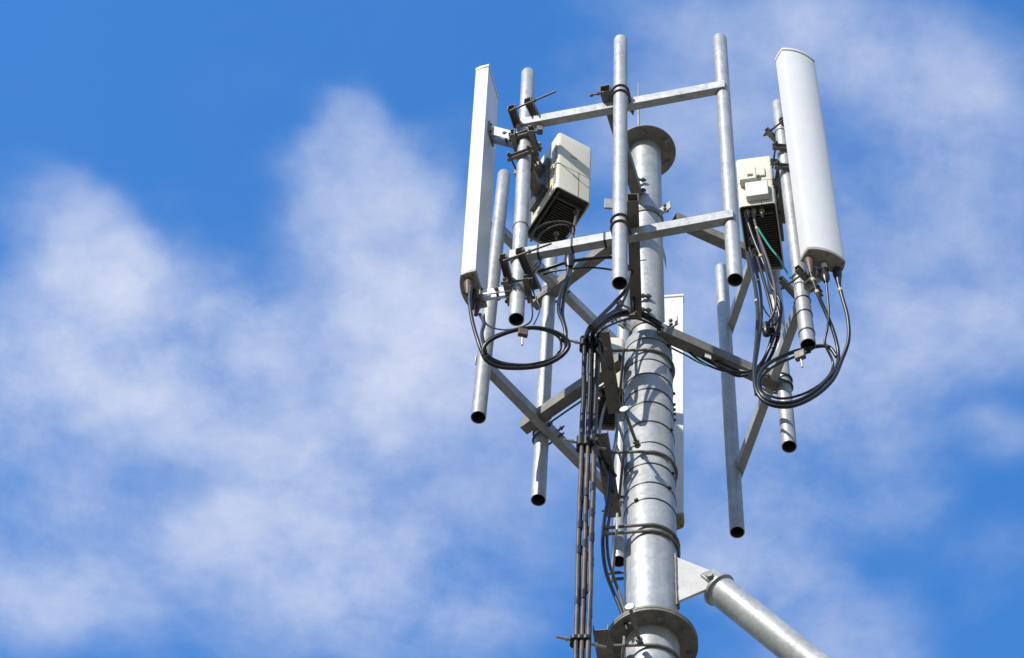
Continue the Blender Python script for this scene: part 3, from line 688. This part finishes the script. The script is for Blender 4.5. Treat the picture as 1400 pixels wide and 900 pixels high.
cable('thin black cable sagging between the bundle top and the mast collar', [FT('right', 'front'), (822, 452, -.36), (846, 440, -.30), (872, 436, -.26), (905, 452, -.16), (930, 470, -.05), (955, 492, -.02), (985, 506, .0), (1020, 510, .0)], .007)
cable('black cable dropping from the top clamp behind the channel bracket towards the rear radio box', [FT('right', 'rear'), (822, 470, -.35), (828, 492, -.2), (838, 512, .1), (842, 540, .5), (838, 560, .9)], .009)
# two horizontal jumpers in front of the left arm
cable('thicker upper black cable from the left splice to behind the front centre pipe', [(736, 372, -.42), (752, 366, -.46), (778, 358, -.50), (806, 354, -.50), (834, 352, -.48), (850, 356, -.44), (862, 372, -.40), (866, 400, -.35), (868, 425, -.28)], .0105)
cable('thinner lower black cable from the left splice to behind the front centre pipe', [(742, 376, -.40), (758, 371, -.42), (780, 368, -.46), (808, 366, -.46), (836, 369, -.44), (852, 374, -.40), (862, 392, -.36), (866, 420, -.30)], .006)
# splice block
sp = thing('cable_splice', 'black wrapped cable splice hanging under the lower front crossbar', 'splice', W(779, 360, y=-.50))
b = MB(); b.lathe(W(779, 352, y=-.50) + Z * .02, W(778, 372, y=-.5) - W(779, 352, y=-.50), [(0, .018), (.01, .030), (.05, .033), (.10, .030), (.14, .018)], 16); b.build('splice_body', BLACK, sp)
b = MB(); b.box(W(777, 344, y=-.53), X, Y, Z, .045, .02, .05); b.build('hanger_clip', BROWN, sp, bevel=.003)
# left coil
def coil(uc, vc, ru_, rv_, ang, y0, ky, a0, a1, n=18):
    out = []; u0s = random.uniform(0, 6)
    for k in range(n + 1):
        a = R(a0 + (a1 - a0) * k / n); x = math.cos(a) * ru_; y_ = math.sin(a) * rv_
        u = uc + x * math.cos(R(ang)) - y_ * math.sin(R(ang)); v = vc + x * math.sin(R(ang)) + y_ * math.cos(R(ang))
        w_ = 1.1 * math.sin(a * 2.3 + u0s) + .8 * math.sin(a * 4.1 + 2 * u0s)
        out.append((u + w_, v + w_ * .7, y0 + ky * (v - vc)))
    return out
gl = 'jumper cables coiled below the left antenna'
yL = -.60
cable('outer coiled black jumper cable below the left antenna, leaving its front connector', [W(644, 392, y=-.60), (642, 412, yL), (646, 440, yL), (654, 468, yL)] + coil(718, 477, 59, 27, -6, yL, .0020, 172, -190, 26) + coil(719, 475, 57, 25, -6, yL + .02, .002, 170, 20, 9) + [(772, 448, yL), (764, 425, yL + .02), (767, 400, yL + .05), (776, 378, yL + .1), (777, 364, -.5)], .0115, group=gl)
cable('inner coiled black jumper cable below the left antenna, leaving its middle connector', [W(656, 430, y=-.52), (662, 442, -.53), (659, 456, -.56), (662, 474, yL)] + coil(718, 478, 55, 24, -8, yL + .03, .0022, 175, -20, 16) + [(774, 455, yL + .02), (769, 430, yL + .04), (772, 402, yL + .08), (779, 378, yL + .1), (780, 364, -.49)], .0105, group=gl)
cable('thin black wire from the left antenna to the coil under the left pipe', [W(662, 430, y=-.48), (664, 442, -.5), (676, 449, -.54), (694, 451, -.58), (712, 447, -.62), (725, 440, -.64), (728, 425, -.62), (724, 402, -.56), (722, 382, -.54), (728, 368, -.5), (742, 352, -.48)], .0048)
ck = thing('cable_hanger', 'small square clip hanging the coil under the left antenna pipe', 'cable clip', W(714, 454, y=-.64))
b = MB(); b.box(W(715, 455, y=-.65), az(10), az(100), Z, .055, .025, .065); b.build('clip_body', BROWN, ck, bevel=.004)
b = MB(); b.rod(W(714, 462, y=-.65), W(714, 472, y=-.65), .006, 8); b.build('clip_bolt', BOLT, ck)
# cables looping under radio 1
cable('grey jumper cable arcing under the left radio box', [(726, 330, -.42), (731, 315, -.44), (746, 306, -.46), (768, 303, -.47), (783, 308, -.46), (785, 318, -.42), (779, 332, -.40), (778, 350, -.46)], .0062, DUSTY)
cable('thin grey jumper cable arcing inside the larger one under the left radio box', [(734, 328, -.40), (744, 316, -.42), (762, 308, -.44), (776, 309, -.44), (780, 318, -.40), (774, 326, -.38)], .005, DUSTY)
cable('grey tail dropping from the right side of the left radio box', [(787, 284, -.32), (787, 298, -.36), (784, 312, -.40), (783, 330, -.42)], .009, DUSTY)
# right coil
yR = -.52; gr_ = 'jumper cables coiled below the right antenna'
cr_a = coil(1088, 515, 62, 34, -35, yR, .0018, -12, 300, 24)
cable('black jumper cable from the near connector of the right antenna into the big loop', [cR[0], (1118, 402, -.64), (1128, 425, -.60), (1139, 452, -.56), (1146, 482, yR)] + [(1142, 505, yR), (1118, 532, yR), (1088, 549, yR), (1058, 550, yR), (1040, 538, yR), (1036, 518, yR + .02), (1050, 498, yR + .03), (1080, 483, yR + .03), (1110, 475, yR + .02), (1132, 474, yR), (1144, 488, yR)], .0115, group=gr_, tapes=[(0, .3), (0, .9)])
cable('black jumper cable from the far connector of the right antenna, outermost in the big loop', [cR[2], (1151, 405, -.60), (1159, 435, -.58), (1160, 465, -.55), (1151, 492, yR), (1138, 520, yR), (1112, 543, yR), (1080, 556, yR), (1050, 552, yR), (1034, 534, yR), (1031, 505, yR + .02), (1034, 470, yR + .04), (1036, 430, yR + .06), (1033, 395, yR + .1), (1026, 362, yR + .15), (1023, 346, -.3)], .0115, group=gr_, tapes=[(0, .45), (12, .5)])
cable('black jumper cable from the middle plug of the right antenna, inner turn of the loop', [cR[1], (1133, 425, -.60), (1131, 450, -.58), (1128, 470, -.55), (1139, 498, yR + .02), (1128, 520, yR + .02), (1100, 538, yR + .02), (1068, 545, yR + .02), (1045, 536, yR + .03), (1040, 520, yR + .05), (1055, 503, yR + .05), (1084, 489, yR + .05), (1108, 481, yR + .04)], .0075, group=gr_)
cable('black jumper rising from the right loop to the radio box, left of the others', [(1034, 540, yR + .02), (1031, 512, yR + .02), (1037, 470, -.42), (1041, 430, -.38), (1039, 395, -.32), (1031, 360, -.28), (1025, 340, -.25)], .0100, group=gr_, tapes=[(4, .3)])
cable('black cable hanging in a slack curve behind the right loop', [(1036, 322, -.27), (1044, 350, -.30), (1052, 385, -.34), (1068, 418, -.34), (1062, 450, -.32), (1050, 480, -.28), (1040, 500, -.2), (1025, 512, -.05)], .0095)
cable('cable with yellow tape from the right radio box down past the coil clamp', [(1029, 291, -.33), (1037, 322, -.35), (1050, 358, -.38), (1059, 392, -.40), (1060, 420, -.38), (1052, 440, -.34), (1048, 448, -.3)], .0085, DUSTY, tapes=[(0, .7)])
cable('green earth wire from the right radio box down to the pipe clamp', [(1036, 312, -.36), (1042, 322, -.38), (1054, 340, -.42), (1064, 352, -.45), (1072, 366, -.5), (1081, 380, -.55)], .0065, GREEN, name='earth_wire', cat='wire')
ck = thing('cable_hanger', 'small square clip holding the big cable loop under the right antenna pipe', 'cable clip', W(1094, 487, y=-.56))
b = MB(); b.box(W(1094, 486, y=-.56), az(-30), az(60), Z, .06, .03, .07); b.build('clip_body', GALV2, ck, bevel=.004)
b = MB(); b.rod(W(1095, 492, y=-.57), W(1097, 502, y=-.57), .006, 8); b.build('clip_bolt', BOLT, ck)
# pair of loose cables left of the mast below the brackets
cable('pale cable hanging left of the mast and bending in towards the flange, outer one', [(834, 655, -.05), (832, 680, -.05), (826, 712, -.06), (824, 745, -.07), (828, 780, -.08), (838, 808, -.10), (848, 832, -.12), (858, 862, -.14)], .0105, BLACK, group='loose cables left of the mast')
cable('pale cable hanging left of the mast and bending in towards the flange, inner one', [(840, 650, -.02), (836, 690, -.03), (830, 730, -.05), (832, 765, -.06), (840, 792, -.08), (848, 815, -.1), (856, 845, -.12)], .0085, DUSTY, group='loose cables left of the mast')
cable('thin cable curling beside the mast under the rear radio box', [(842, 545, .8), (843, 570, .7), (843, 600, .5), (838, 630, .2), (834, 660, .0)], .008, DUSTY)
cable('dark cable swinging out from the middle bracket behind the bundle', [(815, 600, -.3), (820, 615, -.2), (826, 632, -.1), (832, 640, -.05), (842, 652, -.02)], .012)
# white tag on the right arm
b = MB(); p = W(968, 487, y=-.03); b.box(p, az(20), az(110), Z, .04, .006, .05); tag(b.build('cable_tag', WHITE2, bevel=.001), 'small white tag strapped to the cables on the right arm', 'tag')

for o in list(scn.objects):
    if o.parent is None and o.name.split('.')[0] in ('mast', 'ring_collar', 'pipe_clamp', 'cable_bracket'): o.location.x -= .011
cable('green earth wire running along under the left rear arm', [(752, 578, .55), (775, 562, .45), (800, 545, .35), (832, 522, .2)], .0065, GREEN, name='earth_wire', cat='wire')
cable('green earth wire running along under the right arm beside the mast', [(914, 474, -.03), (926, 480, -.02), (940, 487, -.02), (952, 494, -.02), (966, 500, -.02)], .0055, GREEN, name='earth_wire', cat='wire')

sp = thing('cable_splice', 'black wrapped cable splice hanging among the cables above the right arm', 'splice', W(1052, 455, y=-.3))
a_ = W(1047, 443, y=-.3); c_ = W(1049, 461, y=-.3)
b = MB(); b.lathe(a_, c_ - a_, [(0, .016), (.01, .026), (.06, .028), (.11, .026), (.13, .012)], 16); b.build('splice_body', BLACK, sp)
a_ = W(1060, 436, y=-.3); c_ = W(1061, 460, y=-.3)
b = MB(); b.lathe(a_, c_ - a_, [(0, .014), (.02, .024), (.09, .028), (.15, .026), (.17, .012)], 16); b.build('splice_body', BLACK, sp)
b = MB(); b.rod(W(1039, 449, y=-.32), W(1058, 447, y=-.32), .006, 8); b.build('hanger_bolt', BOLT, sp)
for (lb, pts) in (('left of three black tails between the rear radio box and the bundle', [(818, 552, .95), (815, 575, .7), (814, 598, .2), (818, 625, -.1), (826, 650, -.1)]),
                  ('middle of three black tails between the rear radio box and the bundle', [(830, 548, .95), (824, 566, .7), (820, 590, .3), (824, 622, 0), (833, 648, -.05), (838, 672, -.05)]),
                  ('right of three black tails between the rear radio box and the bundle', [(843, 552, .95), (845, 575, .8), (842, 600, .5), (838, 625, .3), (836, 660, .1)])):
    cable(lb, pts, .0095, group='tails under the rear radio box')
cable('black cable crossing behind the middle clamp towards the left rear arm', [(804, 600, -.35), (815, 607, -.2), (828, 622, .1), (822, 640, .35), (812, 628, .5)], .011)

cable('thinner black jumper making its own sagging turn inside the left coil', coil(716, 474, 53, 25, -3, -.57, .0021, 160, -170, 22), .0075, group=gl)
for (lb, pts, r_) in (
    ('thin wire looping loosely round the splice above the right arm', [(1040, 410, -.33), (1046, 425, -.33), (1056, 438, -.31), (1066, 452, -.30), (1062, 470, -.28), (1050, 478, -.25)], .0042),
    ('thin wire sagging from the front lower crossbar tie to the left coil clip', [(741, 350, -.70), (738, 362, -.66), (730, 372, -.62), (727, 392, -.60), (733, 408, -.58), (738, 424, -.58), (730, 444, -.62)], .0036),
    ('thin wire running from the lower arm end down to the mast collar', [(868, 415, -.25), (874, 428, -.2), (884, 437, -.16), (900, 441, -.12), (912, 452, -.06)], .005)):
    cable(lb, pts, r_)
# clutter of clamps where the front lower arm meets the mast
hub = thing('arm_clamp', 'brown and dark bolt clamp at the foot of the front lower arm against the mast', 'clamp', W(868, 432, y=-.2))
b = MB(); b.box(W(866, 430, y=-.25), az(-10), az(80), Z, .055, .03, .06); b.build('clamp_plate', BROWN, hub, bevel=.003)
hub2 = thing('arm_clamp', 'pair of dark bolts on the slim mast tube just below the top flange', 'clamp', W(872, 253, y=-.125))
for (u, v) in ((884, 405), (884, 424), (877, 246), (877, 260)):
    p = W(u, v, y=-.125)
    b = MB(); b.rod(p - X * .05, p + X * .03, .009, 10); b.hexb(p, X, .017, .02); b.hexb(p - X * .03, X, .017, .016); b.build('bolt', DARKST, hub if v > 300 else hub2)
